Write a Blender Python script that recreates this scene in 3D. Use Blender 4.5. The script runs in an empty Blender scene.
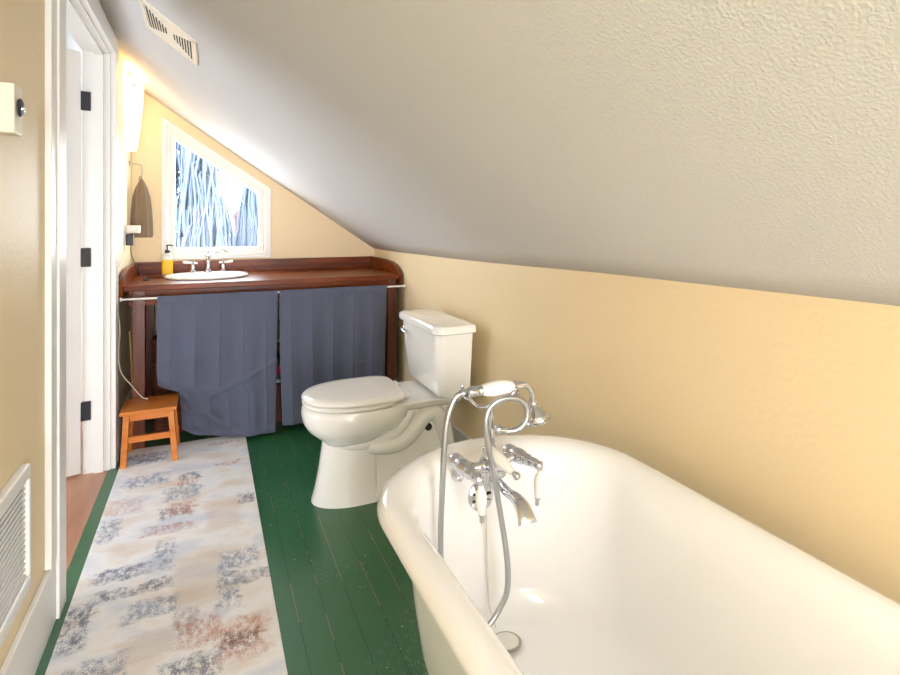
import bpy, bmesh, math, random
from mathutils import Vector, Matrix
PI = math.pi
random.seed(7)
S = bpy.context.scene
C = S.collection

# ------------------------------------------------------------------ camera, sky, lights, exposure
cam_d = bpy.data.cameras.new('camera'); cam = bpy.data.objects.new('camera', cam_d); C.objects.link(cam)
cam_d.sensor_width = 36; cam_d.lens = 36 * 539 / 900
cam_d.shift_y = -115.5 / 900; cam_d.clip_start = 0.02
cam.location = (0, 0, 1.21); cam.rotation_euler = (PI / 2, 0, -math.radians(24.2))
S.camera = cam
S.view_settings.view_transform = 'Standard'; S.view_settings.look = 'None'
S.view_settings.exposure = 0.98; S.view_settings.gamma = 1; S.view_settings.use_curve_mapping = False

W = bpy.data.worlds.new('sky'); S.world = W; W.use_nodes = True
bg = W.node_tree.nodes['Background']; bg.inputs[0].default_value = (0.86, 0.93, 1.0, 1); bg.inputs[1].default_value = 8.5

def light(name, kind, loc, rot, energy, color, size=None, size_y=None, spread=None):
    d = bpy.data.lights.new(name, kind); d.energy = energy; d.color = color
    if kind == 'AREA':
        d.shape = 'RECTANGLE'; d.size = size; d.size_y = size_y or size
        if spread: d.spread = spread
    elif size: d.shadow_soft_size = size
    o = bpy.data.objects.new(name, d); o.location = loc; o.rotation_euler = rot; C.objects.link(o)
    return o
# broad fill panel added at the unseen room end to light everything evenly
light('rear_fill', 'AREA', (0.30, -3.10, 0.85), (math.radians(88), 0, 0), 76, (0.90, 0.91, 1.0), 1.4, 1.3)
# second added fill, unseen behind the camera, brightening the left wall and tub rim
light('rear_upper_fill', 'AREA', (0.30, -0.9, 1.60), (math.radians(12), math.radians(33), 0), 14, (0.88, 0.90, 1.0), 0.45, 0.7)
light('hall_fill', 'AREA', (-1.70, 2.05, 0.85), (0, math.radians(-90), 0), 13, (0.84, 0.90, 1.0), 1.5, 1.3)  # unseen panel added in the hall to brighten the sloping ceiling through the doorway
wp = light('window_portal', 'AREA', (0.06, 4.02, 1.4), (math.radians(-90), 0, 0), 1, (1, 1, 1), 0.68, 0.95)
wp.data.cycles.is_portal = True

# ------------------------------------------------------------------ materials
def lin(c):
    return tuple((v / 12.92 if v <= 0.04045 else ((v + 0.055) / 1.055) ** 2.4) for v in c)
def rgb(r, g, b): return lin((r / 255, g / 255, b / 255)) + (1,)
def N(nt, t, **k):
    n = nt.nodes.new(t)
    for a, v in k.items():
        if a in n.inputs: n.inputs[a].default_value = v
        else: setattr(n, a, v)
    return n
def mat(name, col, rough=0.5, metal=0.0, spec=0.5, coat=0.0, bump=None, var=None, sheen=0):
    m = bpy.data.materials.new(name); m.use_nodes = True; nt = m.node_tree
    p = nt.nodes['Principled BSDF']
    p.inputs['Base Color'].default_value = col; p.inputs['Roughness'].default_value = rough
    p.inputs['Metallic'].default_value = metal; p.inputs['Specular IOR Level'].default_value = spec
    p.inputs['Coat Weight'].default_value = coat; p.inputs['Sheen Weight'].default_value = sheen
    tc = N(nt, 'ShaderNodeTexCoord')
    if var:      # (scale vector, second colour, amount)
        mp = N(nt, 'ShaderNodeMapping'); mp.inputs['Scale'].default_value = var[0]
        nz = N(nt, 'ShaderNodeTexNoise', Scale=1.0, Detail=5.0)
        rp = N(nt, 'ShaderNodeValToRGB'); rp.color_ramp.elements[0].position = 0.35; rp.color_ramp.elements[1].position = 0.68
        mx = N(nt, 'ShaderNodeMix', data_type='RGBA'); mx.inputs[6].default_value = col; mx.inputs[7].default_value = var[1]
        ml = N(nt, 'ShaderNodeMath', operation='MULTIPLY'); ml.inputs[1].default_value = var[2]
        nt.links.new(tc.outputs['Object'], mp.inputs[0]); nt.links.new(mp.outputs[0], nz.inputs[0])
        nt.links.new(nz.outputs[0], rp.inputs[0]); nt.links.new(rp.outputs[0], ml.inputs[0])
        nt.links.new(ml.outputs[0], mx.inputs[0]); nt.links.new(mx.outputs[2], p.inputs['Base Color'])
    if bump:     # (scale, strength, distance)
        nz = N(nt, 'ShaderNodeTexNoise', Scale=bump[0], Detail=3.0)
        b = N(nt, 'ShaderNodeBump', Strength=bump[1], Distance=bump[2])
        nt.links.new(tc.outputs['Object'], nz.inputs[0]); nt.links.new(nz.outputs[0], b.inputs['Height'])
        nt.links.new(b.outputs[0], p.inputs['Normal'])
    return m
M = {}
M['wall'] = mat('yellow_paint', rgb(239, 217, 175), 0.5, bump=(70, 0.25, 0.004))
M['ceiling'] = mat('textured_ceiling_paint', rgb(211, 209, 206), 0.8, bump=(190, 0.42, 0.004))
M['trim'] = mat('white_trim_paint', rgb(236, 233, 226), 0.35)
M['hall'] = mat('hall_paint', rgb(226, 230, 236), 0.6)
M['porcelain'] = mat('porcelain', rgb(250, 248, 242), 0.12, coat=0.4)
M['seat'] = mat('toilet_seat_plastic', rgb(246, 243, 235), 0.2)
M['enamel'] = mat('white_enamel', rgb(250, 249, 245), 0.16, coat=0.3)
M['chrome'] = mat('chrome', rgb(212, 214, 220), 0.12, metal=1.0)
M['hose'] = mat('chrome_hose', rgb(185, 187, 188), 0.3, metal=1.0)
M['brushed'] = mat('brushed_steel', rgb(170, 165, 150), 0.35, metal=1.0)
M['wood'] = mat('dark_varnished_wood', rgb(130, 58, 8), 0.3, spec=0.2, coat=0.0, var=((3, 40, 40), rgb(70, 28, 4), 0.9))
M['wood_v'] = mat('dark_varnished_wood_upright', rgb(122, 56, 24), 0.3, coat=0.05, var=((40, 40, 3), rgb(74, 30, 16), 0.9))
M['pine'] = mat('honey_pine', rgb(212, 128, 48), 0.3, coat=0.3, var=((3, 45, 30), rgb(170, 84, 28), 0.7))
M['hinge'] = mat('black_hinge', rgb(38, 38, 46), 0.45)
M['black'] = mat('black_plastic', rgb(18, 18, 20), 0.35)
M['white_plastic'] = mat('white_plastic', rgb(238, 234, 224), 0.35)
M['cream_plastic'] = mat('cream_plastic', rgb(240, 230, 205), 0.4)
M['towel'] = mat('brown_towel', rgb(132, 112, 88), 0.95, bump=(300, 0.6, 0.003), sheen=0.3)
M['cord_white'] = mat('white_cord', rgb(226, 216, 196), 0.5)
M['yellow_label'] = mat('yellow_label', rgb(246, 196, 10), 0.45)
M['clear_soap'] = mat('pale_soap_bottle', rgb(226, 228, 214), 0.15)
M['green_bottle'] = mat('green_bottle', rgb(120, 138, 52), 0.4)
M['pink_bottle'] = mat('pink_bottle', rgb(200, 40, 92), 0.4)
M['brown_box'] = mat('brown_box', rgb(96, 52, 36), 0.7)
M['grey_box'] = mat('grey_carton', rgb(92, 92, 92), 0.7)
M['wicker'] = mat('wicker', rgb(128, 62, 30), 0.6, var=((10, 10, 90), rgb(60, 28, 14), 1.0), bump=(120, 1.0, 0.01))
M['straw'] = mat('straw', rgb(200, 160, 96), 0.7)
M['bead'] = mat('bead_chain', rgb(210, 204, 190), 0.35, metal=1.0)
M['rust'] = mat('rust_stain', rgb(190, 130, 70), 0.7)
M['dark_slot'] = mat('dark_slot', rgb(40, 32, 26), 0.8)
M['vent'] = mat('cream_register', rgb(232, 222, 204), 0.45)
M['bark'] = mat('pale_bark', rgb(64, 70, 80), 0.9, var=((6, 6, 2), rgb(50, 60, 72), 0.8))
M['needle'] = mat('frosted_twigs', rgb(70, 80, 94), 0.9)
M['red_siding'] = mat('red_siding', rgb(66, 46, 53), 0.8)
M['roof'] = mat('grey_roof', rgb(120, 120, 130), 0.8)
M['snow'] = mat('pale_ground', rgb(200, 205, 212), 0.9)

def hall_floor_mat():
    m = mat('hall_fir_floor', rgb(196, 140, 100), 0.25, coat=0.3, var=((9, 1.2, 1), rgb(160, 100, 66), 0.8)); return m
M['hall_floor'] = hall_floor_mat()

def boards():
    m = mat('green_painted_boards', rgb(24, 80, 50), 0.34, coat=0.12); nt = m.node_tree; L = nt.links.new
    p = nt.nodes['Principled BSDF']
    tc = N(nt, 'ShaderNodeTexCoord'); sp = N(nt, 'ShaderNodeSeparateXYZ'); L(tc.outputs['Object'], sp.inputs[0])
    def math_(op, a, b=None, clamp=False):
        n = N(nt, 'ShaderNodeMath', operation=op, use_clamp=clamp)
        for i, v in enumerate((a, b)):
            if v is None: continue
            if isinstance(v, (int, float)): n.inputs[i].default_value = v
            else: L(v, n.inputs[i])
        return n.outputs[0]
    x = math_('ADD', sp.outputs[0], 10.0 + 0.035)
    f = math_('MODULO', x, 0.081)
    d = math_('ABSOLUTE', math_('SUBTRACT', f, 0.0405))
    line = math_('LESS_THAN', math_('SUBTRACT', 0.0405, d), 0.0011)
    # worn breaks in the paint along the seams
    mp = N(nt, 'ShaderNodeMapping'); mp.inputs['Scale'].default_value = (9, 1.6, 1); L(tc.outputs['Object'], mp.inputs[0])
    n1 = N(nt, 'ShaderNodeTexNoise', Scale=2.0, Detail=6.0); L(mp.outputs[0], n1.inputs[0])
    worn = math_('MULTIPLY', line, math_('GREATER_THAN', n1.outputs[0], 0.5))
    mp2 = N(nt, 'ShaderNodeMapping'); mp2.inputs['Scale'].default_value = (60, 14, 1); L(tc.outputs['Object'], mp2.inputs[0])
    n2 = N(nt, 'ShaderNodeTexNoise', Scale=3.0, Detail=6.0, Roughness=0.7); L(mp2.outputs[0], n2.inputs[0])
    n3 = N(nt, 'ShaderNodeTexNoise', Scale=2.3, Detail=2.0); L(tc.outputs['Object'], n3.inputs[0])
    sc = math_('MULTIPLY', math_('MULTIPLY', math_('SUBTRACT', n2.outputs[0], 0.53), 9.0, True), math_('MULTIPLY', math_('SUBTRACT', n3.outputs[0], 0.49), 6.0, True))
    vo = N(nt, 'ShaderNodeTexVoronoi', Scale=22.0); L(tc.outputs['Object'], vo.inputs[0])
    chip = math_('MULTIPLY', math_('LESS_THAN', vo.outputs['Distance'], 0.055), math_('GREATER_THAN', n3.outputs[0], 0.5))
    m1 = N(nt, 'ShaderNodeMix', data_type='RGBA'); m1.inputs[6].default_value = rgb(40, 100, 58); m1.inputs[7].default_value = rgb(12, 50, 34); L(line, m1.inputs[0])
    m2 = N(nt, 'ShaderNodeMix', data_type='RGBA'); m2.inputs[7].default_value = rgb(150, 130, 92); L(math_('MULTIPLY', worn, 0.8), m2.inputs[0]); L(m1.outputs[2], m2.inputs[6])
    m3 = N(nt, 'ShaderNodeMix', data_type='RGBA'); m3.inputs[7].default_value = rgb(120, 150, 130); L(math_('MULTIPLY', sc, 0.8), m3.inputs[0]); L(m2.outputs[2], m3.inputs[6])
    m4 = N(nt, 'ShaderNodeMix', data_type='RGBA'); m4.inputs[7].default_value = rgb(200, 205, 190); L(math_('MULTIPLY', chip, 0.8), m4.inputs[0]); L(m3.outputs[2], m4.inputs[6])
    L(m4.outputs[2], p.inputs['Base Color'])
    bp = N(nt, 'ShaderNodeBump', Strength=0.6, Distance=0.002); L(math_('SUBTRACT', 1.0, line), bp.inputs['Height']); L(bp.outputs[0], p.inputs['Normal'])
    return m
M['boards'] = boards()

def rug_mat():
    m = mat('rug_pile', rgb(215, 205, 194), 0.95); nt = m.node_tree; L = nt.links.new
    p = nt.nodes['Principled BSDF']; tc = N(nt, 'ShaderNodeTexCoord')
    def math_(op, a, b=None, clamp=False):
        n = N(nt, 'ShaderNodeMath', operation=op, use_clamp=clamp)
        for i, v in enumerate((a, b)):
            if v is None: continue
            if isinstance(v, (int, float)): n.inputs[i].default_value = v
            else: L(v, n.inputs[i])
        return n.outputs[0]
    # ragged offset of the lookup so patch edges are brushed
    mpa = N(nt, 'ShaderNodeMapping'); mpa.inputs['Scale'].default_value = (1.0, 1.8, 1); L(tc.outputs['Object'], mpa.inputs[0])
    nz = N(nt, 'ShaderNodeTexNoise', Scale=16.0, Detail=6.0, Roughness=0.75); L(mpa.outputs[0], nz.inputs[0])
    vm = N(nt, 'ShaderNodeVectorMath', operation='SUBTRACT'); L(nz.outputs['Color'], vm.inputs[0]); vm.inputs[1].default_value = (0.5, 0.5, 0.5)
    vs = N(nt, 'ShaderNodeVectorMath', operation='SCALE'); L(vm.outputs[0], vs.inputs[0]); vs.inputs['Scale'].default_value = 0.12
    va = N(nt, 'ShaderNodeVectorMath', operation='ADD'); L(tc.outputs['Object'], va.inputs[0]); L(vs.outputs[0], va.inputs[1])
    sp = N(nt, 'ShaderNodeSeparateXYZ'); L(va.outputs[0], sp.inputs[0])
    # fine speckle of the pile
    mps = N(nt, 'ShaderNodeMapping'); mps.inputs['Scale'].default_value = (1.7, 1.0, 1); L(tc.outputs['Object'], mps.inputs[0])
    fs = N(nt, 'ShaderNodeTexNoise', Scale=210.0, Detail=3.0, Roughness=0.8); L(mps.outputs[0], fs.inputs[0])
    ms = N(nt, 'ShaderNodeTexNoise', Scale=34.0, Detail=5.0, Roughness=0.7); L(mps.outputs[0], ms.inputs[0])
    spk = math_('MULTIPLY', math_('SUBTRACT', math_('ADD', math_('MULTIPLY', fs.outputs[0], 0.55), math_('MULTIPLY', ms.outputs[0], 0.45)), 0.46), 14.0, True)
    # base: warm cream with soft tan, pink and pale blue drifts
    bn = N(nt, 'ShaderNodeTexNoise', Scale=4.5, Detail=4.0); L(mpa.outputs[0], bn.inputs[0])
    cr = N(nt, 'ShaderNodeValToRGB'); L(bn.outputs[0], cr.inputs[0])
    e = cr.color_ramp.elements; e[0].position = 0.3; e[0].color = rgb(216, 220, 230); e[1].position = 0.7; e[1].color = rgb(230, 216, 202)
    k = e.new(0.5); k.color = rgb(244, 242, 240)
    cur = cr.outputs[0]
    cols = {'n': (rgb(38, 60, 100), .95), 'b': (rgb(88, 110, 142), .9), 'r': (rgb(184, 104, 66), .85), 'o': (rgb(204, 168, 138), .55),
            'w': (rgb(112, 60, 40), .95), 'p': (rgb(198, 158, 146), .7), 't': (rgb(204, 186, 166), .75), 'g': (rgb(134, 132, 134), .7)}
    P = [('n', -0.30, 3.13, 0.105, 0.06), ('n', -0.08, 2.83, 0.04, 0.035), ('r', -0.09, 2.77, 0.039, 0.035), ('b', -0.1, 2.67, 0.067, 0.066),
         ('n', -0.12, 2.5, 0.055, 0.045), ('r', -0.10, 2.52, 0.05, 0.06), ('r', -0.14, 2.38, 0.085, 0.03), ('o', 0.06, 2.42, 0.062, 0.12), ('n', 0.155, 2.51, 0.033, 0.046),
         ('p', -0.32, 2.64, 0.07, 0.07), ('b', -0.35, 2.45, 0.033, 0.08), ('b', -0.14, 2.2, 0.03, 0.09), ('n', -0.27, 2.14, 0.084, 0.035),
         ('n', -0.22, 2.03, 0.108, 0.028), ('t', -0.03, 2.01, 0.07, 0.155), ('b', 0.1, 2.07, 0.059, 0.05), ('b', 0.06, 1.92, 0.03, 0.10),
         ('n', -0.36, 1.91, 0.036, 0.1), ('b', -0.16, 1.91, 0.07, 0.045), ('g', -0.06, 1.8, 0.033, 0.057), ('t', -0.16, 1.74, 0.071, 0.052),
         ('r', -0.03, 1.75, 0.054, 0.06), ('r', 0.09, 1.67, 0.07, 0.075), ('w', 0.09, 1.67, 0.05, 0.035), ('n', -0.04, 1.6, 0.07, 0.05), ('b', -0.28, 1.68, 0.07, 0.06),
         ('r', 0.09, 3.18, 0.08, 0.02), ('r', 0.09, 2.9, 0.06, 0.016), ('b', -0.26, 2.86, 0.08, 0.06), ('b', 0.14, 1.95, 0.05, 0.03), ('n', 0.0, 1.35, 0.1, 0.08),
         ('r', -0.2, 1.3, 0.1, 0.06), ('b', 0.1, 1.2, 0.06, 0.1), ('t', -0.25, 1.1, 0.1, 0.1)]
    for kk, cx, cy, hx, hy in P:
        col, st = cols[kk]
        dx = math_('DIVIDE', math_('ABSOLUTE', math_('SUBTRACT', sp.outputs[0], cx)), hx)
        dy = math_('DIVIDE', math_('ABSOLUTE', math_('SUBTRACT', sp.outputs[1], cy)), hy)
        dd = math_('MULTIPLY', math_('SUBTRACT', 1.25, math_('MAXIMUM', dx, dy)), 2.2, True)
        w_ = math_('MULTIPLY', dd, st * (.6 if kk in 'to' else .88))
        if kk not in 'to': w_ = math_('MULTIPLY', w_, spk)
        mx = N(nt, 'ShaderNodeMix', data_type='RGBA'); mx.inputs[7].default_value = col; L(w_, mx.inputs[0]); L(cur, mx.inputs[6]); cur = mx.outputs[2]
    # bare cream flecks everywhere
    mx = N(nt, 'ShaderNodeMix', data_type='RGBA'); mx.inputs[7].default_value = rgb(242, 238, 232)
    L(math_('MULTIPLY', math_('SUBTRACT', fs.outputs[0], 0.5), 3.0, True), mx.inputs[0]); L(cur, mx.inputs[6])
    L(mx.outputs[2], p.inputs['Base Color'])
    b = N(nt, 'ShaderNodeBump', Strength=0.5, Distance=0.004); L(fs.outputs[0], b.inputs['Height']); L(b.outputs[0], p.inputs['Normal'])
    return m
M['rug'] = rug_mat()

def cloth_mat():
    m = mat('grey_blue_cotton', rgb(84, 88, 106), 0.85, sheen=0.15); nt = m.node_tree; L = nt.links.new
    tc = N(nt, 'ShaderNodeTexCoord'); mp = N(nt, 'ShaderNodeMapping'); mp.inputs['Scale'].default_value = (6, 6, 220); L(tc.outputs['Object'], mp.inputs[0])
    n = N(nt, 'ShaderNodeTexNoise', Scale=1.0, Detail=2.0); L(mp.outputs[0], n.inputs[0])
    b = N(nt, 'ShaderNodeBump', Strength=0.35, Distance=0.002); L(n.outputs[0], b.inputs['Height'])
    n2 = N(nt, 'ShaderNodeTexNoise', Scale=9.0, Detail=3.0); L(tc.outputs['Object'], n2.inputs[0])
    b2 = N(nt, 'ShaderNodeBump', Strength=0.35, Distance=0.02); L(n2.outputs[0], b2.inputs['Height']); L(b.outputs[0], b2.inputs['Normal'])
    L(b2.outputs[0], nt.nodes['Principled BSDF'].inputs['Normal'])
    return m
M['curtain'] = cloth_mat()

def glass_mat():
    m = bpy.data.materials.new('window_glass'); m.use_nodes = True; nt = m.node_tree; nt.nodes.clear()
    o = N(nt, 'ShaderNodeOutputMaterial'); t = N(nt, 'ShaderNodeBsdfTransparent'); g = N(nt, 'ShaderNodeBsdfGlossy', Roughness=0.02)
    mx = N(nt, 'ShaderNodeMixShader'); mx.inputs[0].default_value = 0.003
    nt.links.new(t.outputs[0], mx.inputs[1]); nt.links.new(g.outputs[0], mx.inputs[2]); nt.links.new(mx.outputs[0], o.inputs[0]); return m
M['glass'] = glass_mat()
def glow_mat():
    m = mat('frosted_lit_glass', rgb(255, 240, 215), 0.4); p = m.node_tree.nodes['Principled BSDF']
    p.inputs['Emission Color'].default_value = (1.0, 0.80, 0.50, 1); p.inputs['Emission Strength'].default_value = 1.5; return m
M['glow'] = glow_mat()

# ------------------------------------------------------------------ mesh helpers
def box(bm, x0, x1, y0, y1, z0, z1, bev=0.0):
    r = bmesh.ops.create_cube(bm, size=1)['verts']
    for v in r:
        v.co = Vector(((x0 + x1) / 2 + v.co.x * abs(x1 - x0), (y0 + y1) / 2 + v.co.y * abs(y1 - y0), (z0 + z1) / 2 + v.co.z * abs(z1 - z0)))
    if bev:
        es = list({e for v in r for e in v.link_edges})
        bmesh.ops.bevel(bm, geom=es, offset=bev, segments=2, affect='EDGES', profile=0.5)
def loft(bm, rings, cap0=True, cap1=True, closed=True):
    vs = [[bm.verts.new(p) for p in r] for r in rings]
    n = len(vs[0])
    for a, b in zip(vs[:-1], vs[1:]):
        for i in range(n if closed else n - 1):
            j = (i + 1) % n
            bm.faces.new((a[i], a[j], b[j], b[i]))
    if closed and cap0: bm.faces.new(vs[0][::-1])
    if closed and cap1: bm.faces.new(vs[-1])
    return vs
def frame_path(pts):
    pts = [Vector(p) for p in pts]; out = []; up = None
    for i, p in enumerate(pts):
        t = (pts[min(i + 1, len(pts) - 1)] - pts[max(i - 1, 0)]).normalized()
        if up is None:
            up = Vector((0, 0, 1)) if abs(t.z) < 0.9 else Vector((1, 0, 0))
        u = (up - t * up.dot(t)).normalized(); up = u
        out.append((p, t, u, t.cross(u)))
    return out
def tube(bm, pts, r, seg=12, flat=None):
    rs = r if isinstance(r, (list, tuple)) else [r] * len(pts)
    rings = []
    for (p, t, u, v), q in zip(frame_path(pts), rs):
        a, b = (q if isinstance(q, tuple) else (q, q))
        rings.append([p + u * (a * math.cos(k * 2 * PI / seg)) + v * (b * math.sin(k * 2 * PI / seg)) for k in range(seg)])
    loft(bm, rings)
def smooth_path(pts, n=8):
    pts = [Vector(p) for p in pts]; P = [pts[0] * 2 - pts[1]] + pts + [pts[-1] * 2 - pts[-2]]; out = []
    for i in range(1, len(P) - 2):
        p0, p1, p2, p3 = P[i - 1:i + 3]
        for k in range(n):
            t = k / n
            out.append(0.5 * ((2 * p1) + (p2 - p0) * t + (2 * p0 - 5 * p1 + 4 * p2 - p3) * t * t + (-p0 + 3 * p1 - 3 * p2 + p3) * t ** 3))
    out.append(pts[-1]); return out
def lathe(bm, prof, origin=(0, 0, 0), axis=(0, 0, 1), seg=24):
    # prof: list of (radius, height along axis)
    ax = Vector(axis).normalized(); q = Vector((0, 0, 1)).rotation_difference(ax); o = Vector(origin)
    rings = [[o + q @ Vector((max(r, 1e-4) * math.cos(k * 2 * PI / seg), max(r, 1e-4) * math.sin(k * 2 * PI / seg), h)) for k in range(seg)] for r, h in prof]
    loft(bm, rings)
def prism(bm, poly, d, thick):
    # poly: 3-D points, d: extrusion direction
    d = Vector(d) * thick; loft(bm, [[Vector(p) for p in poly], [Vector(p) + d for p in poly]])
def sphere(bm, c, r, seg=12, sc=(1, 1, 1)):
    lathe(bm, [(r * math.sin(a * PI / 10) * sc[0], -r * math.cos(a * PI / 10) * sc[2]) for a in range(11)], c, (0, 0, 1), seg)

def obj(name, bm, m, parent=None, smooth=None, sub=0, bev=0.0, solid=0.0):
    bmesh.ops.recalc_face_normals(bm, faces=bm.faces)
    me = bpy.data.meshes.new(name); bm.to_mesh(me); bm.free()
    me.materials.append(m if not isinstance(m, str) else M[m])
    o = bpy.data.objects.new(name, me); C.objects.link(o)
    if parent is not None:
        o.parent = parent; o.matrix_parent_inverse = Matrix.Translation(parent.location).inverted() if parent.type == 'EMPTY' else Matrix.Identity(4)
    if solid:
        md = o.modifiers.new('solid', 'SOLIDIFY'); md.thickness = solid; md.offset = 0
    if bev:
        md = o.modifiers.new('bevel', 'BEVEL'); md.width = bev; md.segments = 2; md.limit_method = 'ANGLE'
    if sub:
        md = o.modifiers.new('sub', 'SUBSURF'); md.levels = sub; md.render_levels = sub
    if smooth is not None:
        for f in me.polygons: f.use_smooth = True
        if smooth < 180: me.set_sharp_from_angle(angle=math.radians(smooth))
    return o
def B(): return bmesh.new()
def bx(name, m, dims, parent=None, bev=0.0):
    bm = B(); box(bm, *dims, bev); return obj(name, bm, m, parent)
def tag(o, label, cat, group=None, kind=None):
    o['label'] = label; o['category'] = cat
    if group: o['group'] = group
    if kind: o['kind'] = kind
    return o
def thing(name, loc, label, cat, group=None):
    o = bpy.data.objects.new(name, None); C.objects.link(o); o.location = loc; o.empty_display_size = 0.1
    return tag(o, label, cat, group)
def struct(name, bm, m, parent=None, **k):
    o = obj(name, bm, m, parent, **k)
    if parent is None: o['kind'] = 'structure'
    return o

XL, XR, YB, YF = -0.435, 1.14, 3.92, -3.20
# ------------------------------------------------------------------ floor
bm = B(); box(bm, -0.445, XR + .1, YF - .1, YB + .12, -0.03, 0); struct('floor', bm, 'boards')
bm = B(); box(bm, -1.75, -0.445, 1.2, 4.2, -0.03, 0); f2 = struct('floor', bm, 'hall_floor')

# ------------------------------------------------------------------ ceiling (slopes down to the knee wall, sags a little towards the gable)
def ceil_z(x, y):
    t = (x - XL) / (XR - XL)
    zl = [(4.1, 2.06), (3.92, 2.073), (3.436, 2.144), (2.813, 2.19), (1.5, 2.21), (-3.6, 2.24)]
    zr = [(4.1, 1.005), (3.92, 1.008), (3.3, 1.013), (2.2, 1.027), (1.37, 1.048), (0.55, 1.058), (-3.6, 1.08)]
    def ip(tb):
        for (a, za), (b, zb) in zip(tb[:-1], tb[1:]):
            if y >= b: return za + (zb - za) * (a - y) / (a - b)
        return tb[-1][1]
    return ip(zl) * (1 - t) + ip(zr) * t
bm = B(); xs = [-0.50 + i * (1.20 + 0.50) / 12 for i in range(13)]; ys = [YF - .1 + i * (4.06 - YF + .1) / 30 for i in range(31)]
lo = [[bm.verts.new((x, y, ceil_z(x, y))) for x in xs] for y in ys]
hi = [[bm.verts.new((x, y, ceil_z(x, y) + 0.12)) for x in xs] for y in ys]
for j in range(30):
    for i in range(12):
        bm.faces.new((lo[j][i], lo[j + 1][i], lo[j + 1][i + 1], lo[j][i + 1])); bm.faces.new((hi[j][i], hi[j][i + 1], hi[j + 1][i + 1], hi[j + 1][i]))
for j in range(30):
    bm.faces.new((lo[j][0], hi[j][0], hi[j + 1][0], lo[j + 1][0])); bm.faces.new((lo[j][12], lo[j + 1][12], hi[j + 1][12], hi[j][12]))
for i in range(12):
    bm.faces.new((lo[0][i], lo[0][i + 1], hi[0][i + 1], hi[0][i])); bm.faces.new((lo[30][i], hi[30][i], hi[30][i + 1], lo[30][i + 1]))
struct('ceiling', bm, 'ceiling', smooth=180)
# ------------------------------------------------------------------ walls
bm = B()
box(bm, XL - .11, XL, YF - .1, 2.06, 0, 2.45); box(bm, XL - .11, XL, 3.10, YB + .12, 0, 2.45); box(bm, XL - .11, XL, 2.06, 3.10, 2.05, 2.45)
struct('wall_left', bm, 'wall')
bm = B(); box(bm, XR, XR + .1, YF - .1, YB + .12, 0, 1.25); struct('wall_right', bm, 'wall')
bm = B(); box(bm, XL, XR, YF - .1, YF, 0, 2.4); struct('wall_front', bm, 'trim')
WO = [(-.271, .965), (.398, .965), (.398, 1.439), (-.271, 1.885)]      # outer corners of the gable window
bm = B(); box(bm, XL, -.271, YB, YB + .12, 0, 2.4); box(bm, .398, XR, YB, YB + .12, 0, 2.4); box(bm, -.271, .398, YB, YB + .12, 0, .965)
prism(bm, [(-.271, YB, 1.885), (.398, YB, 1.439), (.398, YB, 2.4), (-.271, YB, 2.4)], (0, 1, 0), .12)
struct('wall_back', bm, 'wall')
# hall shell
bm = B(); box(bm, -1.85, -1.75, 1.1, 4.3, 0, 2.5); box(bm, -1.75, XL - .11, 1.1, 1.2, 0, 2.5); box(bm, -1.75, XL - .11, 4.2, 4.3, 0, 2.5)
struct('wall_hall', bm, 'hall')
bm = B(); box(bm, -1.85, XL - .11, 1.1, 4.3, 2.45, 2.5); struct('ceiling', bm, 'hall')

# ------------------------------------------------------------------ window
def inset(poly, d):
    n = len(poly); out = []
    for i in range(n):
        p0, p1, p2 = Vector(poly[i - 1]), Vector(poly[i]), Vector(poly[(i + 1) % n])
        e1 = (p1 - p0).normalized(); e2 = (p2 - p1).normalized(); n1 = Vector((-e1.y, e1.x)); n2 = Vector((-e2.y, e2.x))
        b = (n1 + n2).normalized(); out.append(tuple(p1 + b * (d / b.dot(n1))))
    return out
def ring_prism(bm, outer, inner, y0, y1):
    n = len(outer)
    for i in range(n):
        j = (i + 1) % n
        loft(bm, [[(outer[i][0], y0, outer[i][1]), (outer[j][0], y0, outer[j][1]), (inner[j][0], y0, inner[j][1]), (inner[i][0], y0, inner[i][1])],
                  [(outer[i][0], y1, outer[i][1]), (outer[j][0], y1, outer[j][1]), (inner[j][0], y1, inner[j][1]), (inner[i][0], y1, inner[i][1])]])
p1 = inset(WO, .028); p2 = inset(WO, .046); p3 = inset(WO, .074)
bm = B(); ring_prism(bm, WO, p1, YB - .012, YB + .10)
win = struct('window_1', bm, 'trim', bev=.002)
bm = B(); ring_prism(bm, p1, p2, YB + .004, YB + .09); ring_prism(bm, p2, p3, YB + .016, YB + .07); obj('sash', bm, 'trim', win, bev=.002)
bm = B(); prism(bm, [(x, YB + .04, z) for x, z in inset(WO, .070)], (0, 1, 0), .004); obj('pane', bm, 'glass', win)
bm = B(); box(bm, .045, .125, YB - .03, YB - .0125, 1.004, 1.014, .002)
tube(bm, smooth_path([(.112, YB - .022, 1.012), (.095, YB - .03, 1.03), (.06, YB - .032, 1.048)]), .004, 8)
sphere(bm, (.058, YB - .032, 1.049), .007)
obj('window_crank', bm, 'brushed', win, smooth=50)
bm = B(); box(bm, -.255, -.245, YB - .026, YB - .0125, 1.16, 1.24, .002); obj('window_latch', bm, 'white_plastic', win)

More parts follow.
